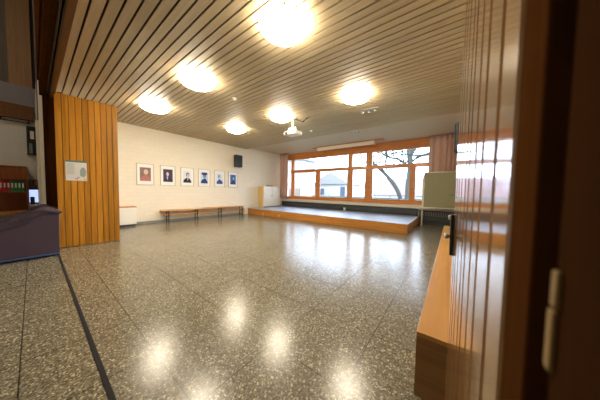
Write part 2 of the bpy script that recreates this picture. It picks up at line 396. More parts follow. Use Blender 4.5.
# ------------------------------------------------------------------ pictures
def ellipse(mb, cy, cz, ry, rz, x, mi, n=20):
    vs = [(x, cy+ry*math.cos(2*PI*k/n), cz+rz*math.sin(2*PI*k/n)) for k in range(n)]
    vs2 = [(x-.0006, v[1], v[2]) for v in vs]
    mb.add(vs+vs2, [tuple(range(n))]+[(k, k+n, (k+1) % n+n, (k+1) % n) for k in range(n)], mi)
def poly(mb, pts, x, mi):
    n = len(pts); vs = [(x, *p) for p in pts]+[(x-.0006, *p) for p in pts]
    mb.add(vs, [tuple(range(n))]+[(k, k+n, (k+1) % n+n, (k+1) % n) for k in range(n)], mi)
PC = [  # y0, y1, bg, coat, face, hair, accent, label
 (2.035, 2.52, (132, 108, 100), (176, 112, 104), (222, 178, 150), (206, 196, 184), (148, 110, 90), 'framed portrait of a pale-haired sitter in red, the first beside the wood partition'),
 (2.705, 3.19, (62, 44, 74), (40, 32, 66), (206, 196, 214), (56, 38, 52), (90, 70, 120), 'framed portrait in dark violet with a pale face'),
 (3.37, 3.87, (228, 230, 236), (30, 30, 38), (206, 204, 208), (36, 36, 44), (120, 120, 130), 'framed black and white drawing of a dark-haired sitter'),
 (4.03, 4.52, (200, 216, 238), (28, 66, 138), (120, 160, 214), (34, 60, 120), (60, 100, 170), 'framed blue portrait with a wide dark brim on a pale ground'),
 (4.72, 5.245, (222, 230, 244), (36, 78, 156), (188, 208, 238), (44, 60, 110), (90, 130, 200), 'framed pale blue portrait with small head turned aside'),
 (5.40, 5.92, (60, 104, 178), (26, 54, 118), (150, 186, 230), (24, 46, 100), (40, 80, 150), 'framed portrait filled with strong blue, directly below the wall speaker')]
for i, (a, b, bg, coat, face, hair, acc, lab) in enumerate(PC):
    b = a + .485 if i < 3 else a+.5
    z0, z1 = 1.295, 2.01; ym = (a+b)/2
    t = thing('framed_picture', (XL, ym, z0), lab, 'picture', 'portraits along the brick wall')
    X = XL+.002
    f = MB(); w = .018
    f.box(X, X+.024, a, a+w, z0, z1).box(X, X+.024, b-w, b, z0, z1).box(X, X+.024, a+w, b-w, z0, z0+w).box(X, X+.024, a+w, b-w, z1-w, z1)
    f.build('frame', M_FRM, t)
    MB().box(X, X+.012, a+w, b-w, z0+w, z1-w).build('mat', M_MAT, t)
    ms = [plain('print_%s_%d' % (n_, i), srgb(*c_), .35, noise=.25, scale=30) for n_, c_ in (('ground', bg), ('coat', coat), ('face', face), ('hair', hair), ('accent', acc))]
    p0, p1, q0, q1 = a+.09, b-.09, z0+.135, z1-.13
    if i in (3, 4, 5): p0 += .01; p1 -= .01
    W = p1-p0; H = q1-q0; px_ = X+.0125
    g = MB().box(X+.0121, px_, p0, p1, q0, q1, 0)
    cy = ym + (-.02 if i in (1, 4) else .015)
    cz = q0+H*.62
    poly(g, [(p0+W*.02, q0), (p0+W*.04, q0+H*.2), (p0+W*.28, q0+H*.36), (cy-W*.08, q0+H*.44), (cy+W*.1, q0+H*.44), (p0+W*.78, q0+H*.33), (p1-W*.04, q0+H*.16), (p1-W*.02, q0)], px_+.001, 1)
    ellipse(g, cy, cz+H*.05, W*.2, H*.19, px_+.0015, 3)
    ellipse(g, cy+W*.02, cz, W*.135, H*.155, px_+.0022, 2)
    if i == 3: poly(g, [(p0+W*.08, q1-H*.2), (p0+W*.2, q1-H*.02), (p1-W*.15, q1-H*.01), (p1-W*.04, q1-H*.18), (cy, q1-H*.27)], px_+.003, 3)
    if i in (0, 5): poly(g, [(p0, q0+H*.5), (p0, q0+H*.9), (p0+W*.16, q0+H*.8), (p0+W*.2, q0+H*.56)], px_+.0008, 4)
    if i in (1, 2): poly(g, [(cy-W*.03, q0+H*.18), (cy-W*.08, q0+H*.43), (cy+W*.08, q0+H*.43), (cy+W*.03, q0+H*.2)], px_+.003, 2)
    g.build('print', ms, t)

# ------------------------------------------------------------------ wall speakers
def speaker(x, y, zc, side, label, arm=0):
    t = thing('loudspeaker', (x, y, zc), label, 'loudspeaker')
    s = side
    xw = x; x = x+s*arm; xa, xb = x, x+s*.28
    P = [(xa+s*.08, y-.15), (xb-s*.03, y-.20), (xb, y-.17), (xb, y+.17), (xb-s*.03, y+.20), (xa+s*.08, y+.15)]
    MB().prism(P, zc-.27, zc+.27, 'Z').build('cabinet', M_BLACKP, t, .01)
    MB().box(min(xb, xb+s*.012), max(xb, xb+s*.012), y-.155, y+.155, zc-.25, zc+.25).build('grille', M_SPK, t, .004)
    MB().box(min(xw, xw+s*.02), max(xw, xw+s*.02), y-.05, y+.05, zc-.08, zc+.08).box(min(xw+s*.02, xa+s*.1), max(xw+s*.02, xa+s*.1), y-.02, y+.02, zc-.03, zc+.03).build('bracket', M_BLACK, t)
speaker(XL, 5.80, 2.52, 1, 'black loudspeaker on the white picture wall')
speaker(XR, 5.15, 2.30, -1, 'thin sliver of a black loudspeaker beside the glossy wood partition', .14)

# ------------------------------------------------------------------ ceiling lamps
i = 0
LL = {(-1.69, 1.86): 'largest round ceiling lamp, nearest the top edge of the photo', (-3.79, 1.86): 'round lit ceiling lamp in the middle of the row nearer the partition track',
      (-5.83, 1.83): 'round lit ceiling lamp nearest the left wood partition', (-5.72, 4.05): 'smallest round ceiling lamp, farthest back near the picture wall',
      (-3.75, 4.05): 'round lit ceiling lamp right beside the ceiling projector', (-1.67, 4.06): 'round lit ceiling lamp on the right, before the whiteboard end of the windows'}
for (x, y), lab in LL.items():
    t = thing('ceiling_lamp', (x, y, ZC), lab, 'ceiling lamp', 'round ceiling lamps')
    R_ = .285
    MB().lathe([(0, ZC), (R_-.03, ZC), (R_-.03, ZC-.05), (0, ZC-.05)], (x, y, 0), 48).build('rim', M_RIM, t)
    prof = [(R_*math.cos(a), ZC-.055-.10*math.sin(a)) for a in [PI/2*k/10 for k in range(11)]]+[]
    prof = [(0, ZC-.045), (R_-.01, ZC-.045)] + prof
    MB().lathe(prof, (x, y, 0), 48).build('lamp_shade', M_LAMP, t)

t = thing('ceiling_lamp', (-5.2, -1.7, AH), 'added round fill lamp on the high annex ceiling, out of view', 'ceiling lamp')  # unseen lamp added to brighten the dim annex
MB().lathe([(0, AH), (.3, AH), (.3, AH-.03), (0, AH-.03)], (-5.2, -1.7, 0), 32).build('rim', M_RIM, t)
MB().lathe([(.28*math.cos(PI/2*k/8), AH-.03-.12*math.sin(PI/2*k/8)) for k in range(9)], (-5.2, -1.7, 0), 32).build('lamp_shade', M_LAMP, t)

# projector hanging from the ceiling
pj = thing('projector', (-3.63, 4.42, ZC), 'white projector hanging on a pole from the slatted ceiling', 'projector')
MB().box(-3.73, -3.53, 4.36, 4.48, ZC-.025, ZC).build('ceiling_plate', M_ALU, pj)
MB().tube([(-3.63, 4.42, ZC-.02), (-3.63, 4.42, 2.86)], .022).build('pole', M_ALU, pj)
MB().box(-3.84, -3.42, 4.28, 4.58, 2.74, 2.84).build('body', M_WHITE, pj, .02, 3)
MB().lathe([(0, 0), (.045, 0), (.045, .04), (.03, .045), (0, .03)], (-3.74, 4.235, 2.79), 20, axis='Y').build('lens', M_BLACKP, pj)
MB().box(-3.76, -3.5, 4.38, 4.46, 2.84, 2.86).box(-3.76, -3.74, 4.38, 4.46, 2.86, 2.93).box(-3.52, -3.5, 4.38, 4.46, 2.86, 2.93).box(-3.76, -3.5, 4.38, 4.46, 2.93, 2.94).build('mount', M_ALU, pj)
cj = MB()
cj.tube([(-3.60, 4.42, ZC-.02), (-3.4, 4.42, 3.1), (-3.3, 4.45, 3.05), (-3.2, 4.5, 3.17)], .008, 8).tube([(-3.55, 4.44, ZC-.02), (-3.35, 4.48, 3.08), (-3.12, 4.52, 3.18)], .008, 8)
cj.build('cable', M_BLACKP, pj)

def spotbar(x, y, z, w, lab):
    t = thing('ceiling_spot_bar', (x, y, z), lab, 'spotlight', 'small spot bars on the ceiling')
    MB().box(x-w/2, x+w/2, y-.02, y+.02, z-.02, z).build('rail', M_ALU, t)
    for k in (-1, 0, 1):
        cx = x + k*w*.36
        MB().tube([(cx, y, z-.02), (cx, y-.01, z-.05)], .009, 8).lathe([(0, z-.045), (.03, z-.05), (.038, z-.10), (.03, z-.105), (0, z-.095)], (cx, y-.02, 0), 14).build('spot', M_ALU, t)
spotbar(-1.68, 4.95, ZC-.001, .4, 'small metal spot bar on the slatted ceiling behind the right round lamp')
spotbar(-2.58, 6.34, ZC-.006, .32, 'small metal spot bar at the edge of the pale ceiling zone, nearest the windows')
for x, y, z, lab in ((-3.91, 2.72, ZC, 'small white smoke detector on the slatted ceiling between four round lamps'), (-3.84, 5.62, ZC, 'small white smoke detector on the ceiling behind the projector')):
    d = MB().lathe([(0, 0), (.05, 0), (.05, -.02), (.03, -.04), (0, -.04)], (x, y, z), 20).build('smoke_detector', M_WHITE)
    tag(d, lab, 'smoke detector', 'smoke detectors')

# fluorescent lamp on its wood board over the windows
tl = thing('tube_lamp', (-3.9, 8.45, ZC2), 'long cream tube lamp on a wooden board above the windows', 'lamp')
MB().box(-5.62, -2.22, 8.3, 8.62, ZC2-.024, ZC2-.001).build('mounting_board', M_FRAMEW, tl, .003)
MB().prism([(8.34, ZC2-.024), (8.355, ZC2-.13), (8.37, ZC2-.155), (8.49, ZC2-.155), (8.505, ZC2-.13), (8.52, ZC2-.024)], -5.28, -2.62).build('lamp_cover', M_TUBE, tl, .008)
for a in (-5.30, -2.62): MB().box(a, a+.02, 8.335, 8.525, ZC2-.16, ZC2-.024).build('end_cap', M_WHITE, tl, .003)

# ------------------------------------------------------------------ curtains
def curtain(name, x0, x1, y, z0, z1, amp, wl, lab, seed):
    rnd = random.Random(seed); n = int((x1-x0)/.012); pts = []; ph = 0
    for i in range(n+1):
        x = x0+(x1-x0)*i/n; ph += 2*PI*.012/wl*(1+.4*math.sin(x*5.3+seed))
        pts.append((x, ph, amp*(.75+.25*math.sin(x*3.1+seed))))
    mb = MB(); R = 10; th_ = .004
    vs = []
    for j in range(R+1):
        tt = j/R; z = z1+(z0-z1)*tt
        for x, p, a in pts: vs.append((x+.008*math.sin(p*.5+tt*2), y+a*(1+.25*tt)*math.sin(p+.25*math.sin(tt*3)), z))
    N_ = len(pts); m = len(vs)
    vs += [(v[0], v[1]+th_, v[2]) for v in vs]
    fs = []
    for j in range(R):
        for i in range(N_-1):
            a = j*N_+i; fs.append((a, a+1, a+1+N_, a+N_)); fs.append((m+a, m+a+N_, m+a+1+N_, m+a+1))
    for i in range(N_-1): fs.append((i, m+i, m+i+1, i+1)); a = R*N_+i; fs.append((a, a+1, m+a+1, m+a))
    for j in range(R): a = j*N_; fs.append((a, a+N_, m+a+N_, m+a)); a = j*N_+N_-1; fs.append((a, m+a, m+a+N_, a+N_))
    mb.add(vs, fs, 0, True)
    t = thing(name, ((x0+x1)/2, y, z0), lab, 'curtain')
    mb.build('cloth', M_CURT, t)
    MB().box(x0-.05, x1, y-.012, y+.012, z1, z1+.02).build('track', M_ALU, t)
curtain('curtain', -.76, XR-.03, 8.85, .75, ZC2-.03, .045, .135, 'pinkish brown curtain hanging at the right end of the windows, behind the whiteboard', 1)
curtain('curtain', XL+.12, -7.46, 8.72, .75, ZC2-.03, .05, .17, 'pinkish brown curtain in the far left corner beside the cream cabinet', 2)

# ------------------------------------------------------------------ whiteboard on a stand
wb = thing('display_board', (-.27, 8.72, 0), 'khaki display board in a white frame standing before the right curtain', 'board')
BX, BE, BZ0, BZ1, BY = -.86, .33, .65, 1.95, 8.66
MB().box(BX+.03, BE-.03, BY-.008, BY+.012, BZ0+.03, BZ1-.03).build('panel', M_BOARD, wb)
MB().box(BX, BE, BY-.014, BY+.018, BZ1-.032, BZ1).box(BX, BE, BY-.014, BY+.018, BZ0, BZ0+.032).box(BX, BX+.03, BY-.014, BY+.018, BZ0+.032, BZ1-.032).box(BE-.03, BE, BY-.014, BY+.018, BZ0+.032, BZ1-.032).build('frame', M_CREAM, wb, .003)
for x in (BX-.015, BE-.015):
    MB().box(x-.012, x+.022, BY+.019, BY+.045, .03, 1.84).build('leg', M_CREAM, wb, .003)
    MB().box(x-.012, x+.022, BY-.16, BY+.22, 0, .03).build('foot', M_CREAM, wb, .004)
MB().box(-.1, .06, BY-.055, BY-.0145, 1.13, 1.145).build('pen_tray', M_DGREY, wb)

# ------------------------------------------------------------------ wooden box benches on the right
def boxbench(y0, y1, lab):
    t = thing('bench_box', (.14, (y0+y1)/2, 0), lab, 'box bench', 'box benches along the right wall')
    MB().box(-.13, XR-.01, y0, y1, .384, .409).build('lid', M_BOXW, t, .002)
    MB().box(-.13, -.108, y0+.001, y1-.001, .03, .384).build('side_board', M_BOXW, t)
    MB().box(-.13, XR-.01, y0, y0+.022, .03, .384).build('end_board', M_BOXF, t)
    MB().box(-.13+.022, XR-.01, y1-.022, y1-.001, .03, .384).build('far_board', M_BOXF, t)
    MB().box(-.09, XR-.03, y0+.03, y1-.03, 0, .03).build('plinth', M_DGREY, t)
boxbench(1.30, 4.40, 'near orange wood box bench with the big end face, along the right side')
boxbench(4.405, 6.02, 'far orange wood box bench behind the near one, toward the display board')

# ------------------------------------------------------------------ folding partition stacks
def frame2(a, b):
    """local frame: u along the face from a to b, n = visible side (toward +x or -x)"""
    a = Vector((*a, 0)); b = Vector((*b, 0)); u = (b-a).normalized(); return a, u, (b-a).length
def partition(a, b, side, lab, mat, gm, nplank, z1, depth, widths=None, g=.0035):
    A, u, Lg = frame2(a, b); nv = Vector((u.y, -u.x, 0)) * side     # side=+1: faces +x
    M = Matrix((( u.x, nv.x, 0, A.x), (u.y, nv.y, 0, A.y), (0, 0, 1, 0), (0, 0, 0, 1)))
    # local axes: x along the face, y outward, z up
    t = thing('folding_partition', (A.x, A.y, 0), lab, 'partition')
    MB().box(0, Lg, -.05, -.008, .012, z1, mat=M).build('leaf', gm, t)
    mb = MB(); s = 0
    ws = widths or [Lg/nplank]*nplank
    for w in ws:
        mb.add([(s+g, -.008, .012), (s+w-g, -.008, .012), (s+w-g, -.008, z1), (s+g, -.008, z1),
                (s+g+.004, 0, .012), (s+w-g-.004, 0, .012), (s+w-g-.004, 0, z1), (s+g+.004, 0, z1)],
               [(0, 3, 2, 1), (4, 5, 6, 7), (0, 1, 5, 4), (1, 2, 6, 5), (2, 3, 7, 6), (3, 0, 4, 7)], 0, False, M)
        s += w
    mb.build('plank_facing', mat, t)
    for k in range(1, 5):     # the leaves folded up behind the first
        MB().box(.01*(k % 2), Lg-.012*(k % 2), -.05-k*depth, -.054-(k-1)*depth, .012, z1-.002, mat=M).build('leaf', gm if side < 0 else mat, t)
    MB().box(.04, .1, -.05-4*depth, -.05, z1, z1+.03, mat=M).build('trolley', M_BLACK, t)
    return t, M, Lg
pl, ML, LgL = partition((-6.022, .275), (-5.94, 1.155), 1, 'orange wood folding partition stack at the left, with a poster', M_PANEL, M_GROOVE, 10, 2.965, .045)
A_, u_, L_ = frame2((.0500, .305), (.010, 1.10))
pr, MR, LgR = partition((.0500, .305), (.010, 1.10), -1, 'tall glossy brown wood partition close on the right mirroring the windows', M_PANELR, M_JAMB, 9, 2.97, .022, [.085, .1, .08, .095, .07, .1, .09, .085, .0962], .006)
# handle hardware on the far edge of the right stack
MB().box(LgR-.035, LgR+.004, .0005, .012, .935, 1.108, mat=MR).build('lock_plate', M_BLACK, pr, .002)
hh = MB(); q = [MR @ Vector((LgR-.016, d_, 1.014)) for d_ in (.012, .017, .019, .028, .031)]
hh.tube(q, [.006, .006, .012, .013, .008], 16); hh.build('knob', M_STEEL, pr)
MB().box(LgR-.022, LgR, .012, .02, 1.085, 1.104, mat=MR).build('catch', M_WHITE, pr, .003)

# poster on the left stack
ps = thing('poster', ML @ Vector((.25, .002, 1.32)), 'white poster with teal top strip and a map fixed to the wood partition', 'poster')
U0, U1, Z0, Z1 = .115, .40, 1.32, 1.715
MB().box(U0, U1, .0006, .002, Z0, Z1, mat=ML).build('sheet', M_PAPER, ps)
MB().box(U0, U1, .0021, .0027, Z1-.032, Z1, mat=ML).build('header_strip', M_TEAL, ps)
mp = MB()
mp.prism([(U0+.19, Z0+.10), (U0+.245, Z0+.07), (U0+.27, Z0+.12), (U0+.275, Z0+.2), (U0+.25, Z0+.275), (U0+.215, Z0+.26), (U0+.19, Z0+.21)], .0021, .0026, 'Y')
mp.v = [ML @ v for v in mp.v]; mp.build('map_drawing', M_PGREY, ps)
tx = MB()
for k in range(16):
    z = Z1-.06-k*.0135
    tx.box(U0+.012, U0+.045+.01*((k*7) % 3), .0021, .0024, z-.004, z, mat=ML)
    tx.box(U0+.055, U0+.105+.012*((k*5) % 3), .0021, .0024, z-.004, z, mat=ML)
tx.build('text_lines', M_PGREY, ps)
MB().box(U0+.12, U0+.165, .0021, .0026, Z0+.03, Z0+.05, mat=ML).box(U0+.15, U0+.19, .0021, .0026, Z0+.06, Z0+.075, mat=ML).build('red_mark', M_PRED, ps)
MB().box(U0+.235, U0+.28, .0021, .0026, Z0+.01, Z0+.05, mat=ML).build('yellow_mark', M_PYEL, ps)

# ------------------------------------------------------------------ track, jambs, header
struct('trim_4', box(-6.34, .14, .226, .252, .001, .005), M_TRACK)          # floor track
rt = MB().box(-6.34, .16, .195, .212, 2.93, 3.06).box(-6.34, .16, .226, .243, 2.93, 3.06).box(-6.34, .16, .212, .226, 3.03, 3.06)
struct('trim_5', rt, M_BLACK)
struct('trim_6', MB().box(-6.34, .16, .243, .30, 2.93, ZC+.02), M_HEADER)
hd = MB().box(-6.34, .16, .115, .150, 2.93, 3.24).box(-6.34, .16, .152, .194, 2.945, 3.24)
struct('trim_7', hd, M_JAMB)
struct('trim_8', MB().box(-6.40, -6.34, .15, .29, 0, 3.2).box(-6.345, -6.325, .165, .178, 0, 2.93), M_JAMB)    # left jamb
struct('pier_left', MB().box(-6.52, -6.40, .06, .15, 0, 2.46), M_COL)
struct('pier_left_upper', MB().box(-6.52, -6.40, .085, .15, 2.46, AH), M_COLG)
# right jamb beside the camera
struct('trim_9', MB().box(.049, .16, .224, .293, 0, 2.93), M_JAMB, .002)
struct('trim_10', MB().box(.095, .16, .205, .226, 0, 2.93), M_BLACKP)
struct('trim_11', MB().box(.0555, .16, .05, .203, 0, 2.93), M_JAMB2, .003)
lk = thing('lock_strike', (.0555, .2, 1.04), 'pale yellow lock strike plate on the dark jamb at the right', 'lock plate')
MB().box(.0525, .0553, .190, .1985, 1.130, 1.153).build('upper_plate', M_STRIKE, lk, .001)
MB().box(.0525, .0553, .1925, .2015, 1.088, 1.127).build('lower_plate', M_STRIKE, lk, .001)

# ------------------------------------------------------------------ annex (the taller space the camera stands in)
struct('wall_annex_left', MB().box(XL-.2, XL, -3.6, .3, 0, 3.08), M_BRICK2)
struct('trim_12', MB().box(XL, XL+.12, -3.6, .058, 2.76, 3.08), M_HEADER)
struct('trim_13', MB().box(XL-.2, XL+.02, -3.6, .3, 3.08, 3.55), M_GBAND)
struct('wall_annex_upper', MB().box(XL-.2, XL, -3.6, -.27, 3.55, AH), M_CLADD)
struct('wall_annex_cladding', MB().box(XL-.2, XL+.01, -.27, .055, 3.55, AH), M_CLAD)
struct('window_2', MB().box(XL-.2, XL-.02, .055, .3, 3.55, AH), M_BLACK)
struct('wall_annex_back', MB().box(XL-.2, 2.2, -3.8, -3.6, 0, AH), M_WALL)
struct('wall_annex_right', MB().box(2.2, 2.4, -3.8, .3, 0, AH), M_WALL)
struct('wall_annex_front', MB().box(.62, 2.2, .1, .3, 0, 3.23).box(XL-.2, -6.52, .085, .0999, 0, 3.23), M_COL)
struct('ceiling_annex', MB().box(XL-.2, 2.4, -3.8, .3, AH, AH+.1), M_CLAD)
rr = thing('curtain_rail', (XL+.06, -.4, 2.68), 'thin black rail on the white wall below the wooden beam', 'rail')
MB().tube([(XL+.06, -1.6, 2.69), (XL+.06, .0, 2.69)], .012, 10).build('rod', M_BLACK, rr)
for y in (-.4, -.02): MB().box(XL, XL+.07, y-.01, y+.01, 2.70, 2.76).build('bracket', M_BLACK, rr)

# display case on the wall
dc = thing('wall_display_case', (XL, .02, 1.95), 'dark framed display case on the white wall beside the pale pier', 'display case')
a, b = -.06, .08
MB().box(XL, XL+.10, a, a+.02, 1.95, 2.62).box(XL, XL+.10, b, b+.02, 1.95, 2.62).box(XL, XL+.1, a+.02, b, 1.95, 1.98).box(XL, XL+.1, a+.02, b, 2.28, 2.32).box(XL, XL+.1, a+.02, b, 2.59, 2.62).build('frame', M_BLACKP, dc)
MB().box(XL, XL+.02, a+.02, b, 1.98, 2.59).build('back_panel', M_DGREY, dc)
cc = tag(MB().box(XL+.03, XL+.07, -.01, .05, 2.33, 2.52).build('storage_jar', M_LABEL, None, .006), 'pale jar on the upper shelf of the dark display case', 'jar')
cc = tag(MB().box(XL+.03, XL+.08, -.03, .02, 1.981, 2.22).build('folder', M_BASEB, None, .003), 'grey folder on the lower shelf of the dark display case', 'folder')

# bookcase
bcx = -7.9
bc = thing('bookcase', (XL, -.7, .55), 'brown wooden wall bookcase holding red and green folders', 'bookcase')
for yy in (-.10, -1.6): MB().box(XL+.005, bcx, yy, yy+.025, .62, 1.62).build('side_panel', M_SHELFW, bc)
MB().box(XL+.005, bcx, -1.6, -.075, 1.62, 1.645).build('top_panel', M_SHELFW, bc)
MB().box(XL+.005, XL+.015, -1.575, -.10, .62, 1.62).build('back_panel', M_SHELFW, bc)
for z in (1.04, ): MB().box(XL+.015, bcx-.005, -1.575, -.10, z, z+.025).build('shelf', M_SHELFW, bc)
MB().box(XL+.015, bcx-.002, -1.575, -.10, 1.325, 1.34).build('shelf', M_SHELFW, bc)
MB().box(XL+.005, bcx+.02, -1.6, -.07, .55, .62).build('base', M_SHELFL, bc)
MB().box(bcx-.016, bcx-.004, -1.575, -.10, 1.35, 1.61).build('door', M_SHELFW, bc)
# legs down to the floor
for yy in (-.14, -1.58): MB().box(XL+.02, XL+.06, yy, yy+.04, 0, .55).build('leg', M_SHELFW, bc)
def folder(y, mat, z, lab, grp):
    t = thing('ring_binder', (bcx-.15, y, z), lab, 'folder', grp)
    MB().box(bcx-.28, bcx-.03, y-.021, y+.021, z, z+.235).build('cover', mat, t, .002)
    MB().box(bcx-.0295, bcx-.028, y-.012, y+.012, z+.09, z+.19).build('spine_label', M_LABEL, t)
for k, y in enumerate((-.138, -.186, -.234, -.282)):
    folder(y, M_GREEN, 1.066, 'green folder on the bookcase shelf, ' + ('at the right end', 'second from the right end', 'third from the right end', 'next to the red ones')[k], 'green folders on the bookcase shelf')
for k, y in enumerate((-.330, -.378, -.426)):
    folder(y, M_RED, 1.066, 'red folder on the bookcase shelf, ' + ('next to the green ones', 'in the middle of the red ones', 'cut by the left edge')[k], 'red folders on the bookcase shelf')

# small table with a lit screen
tb = thing('side_table', (-7.85, .0, 0), 'low pale side table between bookcase and pier', 'table')
MB().box(-8.1, -7.62, -.065, .05, .74, .77).build('table_top', M_COL, tb, .003)
for x in (-8.07, -7.66):
    for y in (-.05, .03): MB().box(x-.012, x+.012, y-.01, y+.01, 0, .74).build('leg', M_ALU, tb)
mo = thing('monitor', (-7.95, 0, .77), 'small bright bluish screen standing behind the pier edge', 'monitor')
MB().box(-7.96, -7.93, -.062, .075, .80, 1.12).build('casing', M_BLACKP, mo)
MB().box(-7.9299, -7.927, -.058, .071, .81, 1.11).build('screen', M_SCREEN, mo)
MB().box(-7.99, -7.93, -.02, .03, .77, .80).build('stand', M_BLACKP, mo)
db = tag(MB().box(-7.8, -7.70, -.045, .018, .771, .95).build('small_speaker', M_BLACKP, None, .004), 'dark small speaker standing in front of the bright screen', 'speaker')
ws = thing('wall_shelf', (XL, .0, 1.16), 'little wall shelf with two boards right of the bookcase', 'shelf')
for zz in (1.20, 1.33): MB().box(XL+.001, XL+.2, -.05, .085, zz, zz+.02).build('board', M_SHELFW, ws)
MB().box(XL+.001, XL+.02, .0, .02, 1.22, 1.33).build('bracket', M_SHELFW, ws)

# ------------------------------------------------------------------ armchair
sf = thing('armchair', (-5.8, -.35, 0), 'purple fabric armchair with slouching arm at the left beside the floor track', 'armchair')
def curve(pts, n=6):
    out = []
    P = [Vector(p) for p in pts]
    for i in range(len(P)-1):
        p0, p1, p2, p3 = P[max(i-1, 0)], P[i], P[i+1], P[min(i+2, len(P)-1)]
        for k in range(n):
            t = k/n; out.append(.5*((2*p1)+(-p0+p2)*t+(2*p0-5*p1+4*p2-p3)*t*t+(-p0+3*p1-3*p2+p3)*t**3))
    out.append(P[-1]); return out
top = curve([(.262, .73), (.235, .765), (.13, .775), (.0, .73), (-.14, .63), (-.31, .56), (-.6, .53), (-.9, .51), (-1.03, .45)])
prof = [(.25, .06)] + [(p[0], p[1]) for p in top] + [(-1.03, .06)]
for x0, x1 in ((-5.56, -5.40), (-6.32, -6.18)):
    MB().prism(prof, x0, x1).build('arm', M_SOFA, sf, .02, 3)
# the rolled, sagging arm pads
for xc, r in ((-5.47, 1.), (-6.24, .55)):
    mb = MB(); path = curve([(xc, .29, .745), (xc, .22, .765), (xc, .10, .765), (xc, -.03, .70), (xc, -.16, .61), (xc, -.32, .52), (xc, -.6, .49), (xc, -.98, .46)])
    n = len(path); rad = [(.016+.062*min(1, i/(n*.28)))*(1+.05*math.sin(i*1.3)) for i in range(n)]
    vs = []; K = 20
    for i, p in enumerate(path):
        d = (path[min(i+1, n-1)]-path[max(i-1, 0)]).normalized(); up = Vector((1, 0, 0)).cross(d); up = up if up.z > 0 else -up
        for k in range(K):
            a = 2*PI*k/K; wob = 1+.11*math.sin(2*a+i*.42)+.09*math.sin(5*a-i*.6)
            vs.append(p+Vector((1, 0, 0))*math.cos(a)*(.095*r)*wob+up*math.sin(a)*rad[i]*wob)
    fs = [(i*K+k, i*K+(k+1) % K, (i+1)*K+(k+1) % K, (i+1)*K+k) for i in range(n-1) for k in range(K)]
    fs += [tuple(range(K)), tuple((n-1)*K+k for k in range(K))]
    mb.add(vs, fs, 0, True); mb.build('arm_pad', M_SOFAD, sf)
MB().box(-6.18, -5.56, -1.0, .1, .1, .42).build('seat', M_SOFA, sf, .04, 3)
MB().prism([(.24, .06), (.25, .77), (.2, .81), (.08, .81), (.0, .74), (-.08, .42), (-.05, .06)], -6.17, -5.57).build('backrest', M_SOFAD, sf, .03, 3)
MB().box(-6.30, -5.41, -1.01, .245, .03, .06).build('base_reflection', M_BLUEST, sf)  # blue strip stands in for reflected light at the bottom edge
for x in (-6.26, -5.5):
    for y in (-.95, .18): MB().box(x-.02, x+.02, y-.02, y+.02, 0, .03).build('foot', M_BLACK, sf)

# ------------------------------------------------------------------ outside
struct('ground', MB().box(-60, 40, YW+.3, 90, -1.0, -.4), M_GRASS)
def house(loc, w, d, h, roofh, wins, wall, roof, lab, ridge='X', eave=.3):
    x, y = loc; t = thing('house', (x, y, -.4), lab, 'house')
    MB().box(x, x+w, y, y+d, -.4, h).build('wall', wall, t)
    if roofh:
        if ridge == 'X': MB().prism([(y-eave, h), (y+d+eave, h), (y+d/2, h+roofh)], x-eave, x+w+eave, 'X').build('roof', roof, t)
        else: MB().prism([(x-eave, h), (x+w+eave, h), (x+w/2, h+roofh)], y-eave, y+d+eave, 'Y').build('roof', roof, t)
    else: MB().box(x-.2, x+w+.2, y-.2, y+d+.2, h, h+.25).build('roof', roof, t)
    for a, b, c_, d_, m in wins:
        f = MB().box(x+a-.06, x+b+.06, y-.05, y-.001, c_-.06, d_+.06).build('window', M_HOUSE2, t)
        MB().box(x+a, x+b, y-.07, y-.051, c_, d_).build('pane', m, f)
house((-25.2, 20), 10.6, 2.4, 4.9, 0, [(8.0, 10.2, .45, 1.5, M_WINY), (2.0, 5.0, .45, 1.6, M_WINB)], M_HOUSE, M_ROOFG, 'white flat-roofed building behind the left window bay with a low warm window')
house((-18.6, 28.6), 6.0, 5, 2.3, 2.0, [(1.1, 1.95, .6, 1.6, M_WINB), (4.8, 5.55, .3, 1.9, M_WINB)], M_HOUSE2, M_ROOFG, 'white gabled house with blue-grey windows in the middle of the view', ridge='Y')
house((-13, 42), 16.5, 10, .6, 3.5, [], M_HOUSE2, M_ROOF, 'long low house with pinkish tiled roof behind the trees', ridge='X')
fe = thing('green_fence', (-3, 15, -.4), 'teal green netted fence low outside the right window bay', 'fence')
MB().box(-10, 3, 15, 15.04, -.4, .78).build('netting', M_TARP, fe)
for k in range(9): MB().tube([(-9.9+k*1.6, 15.07, -.4), (-9.9+k*1.6, 15.07, .95)], .03, 8).build('post', M_DGREY, fe)

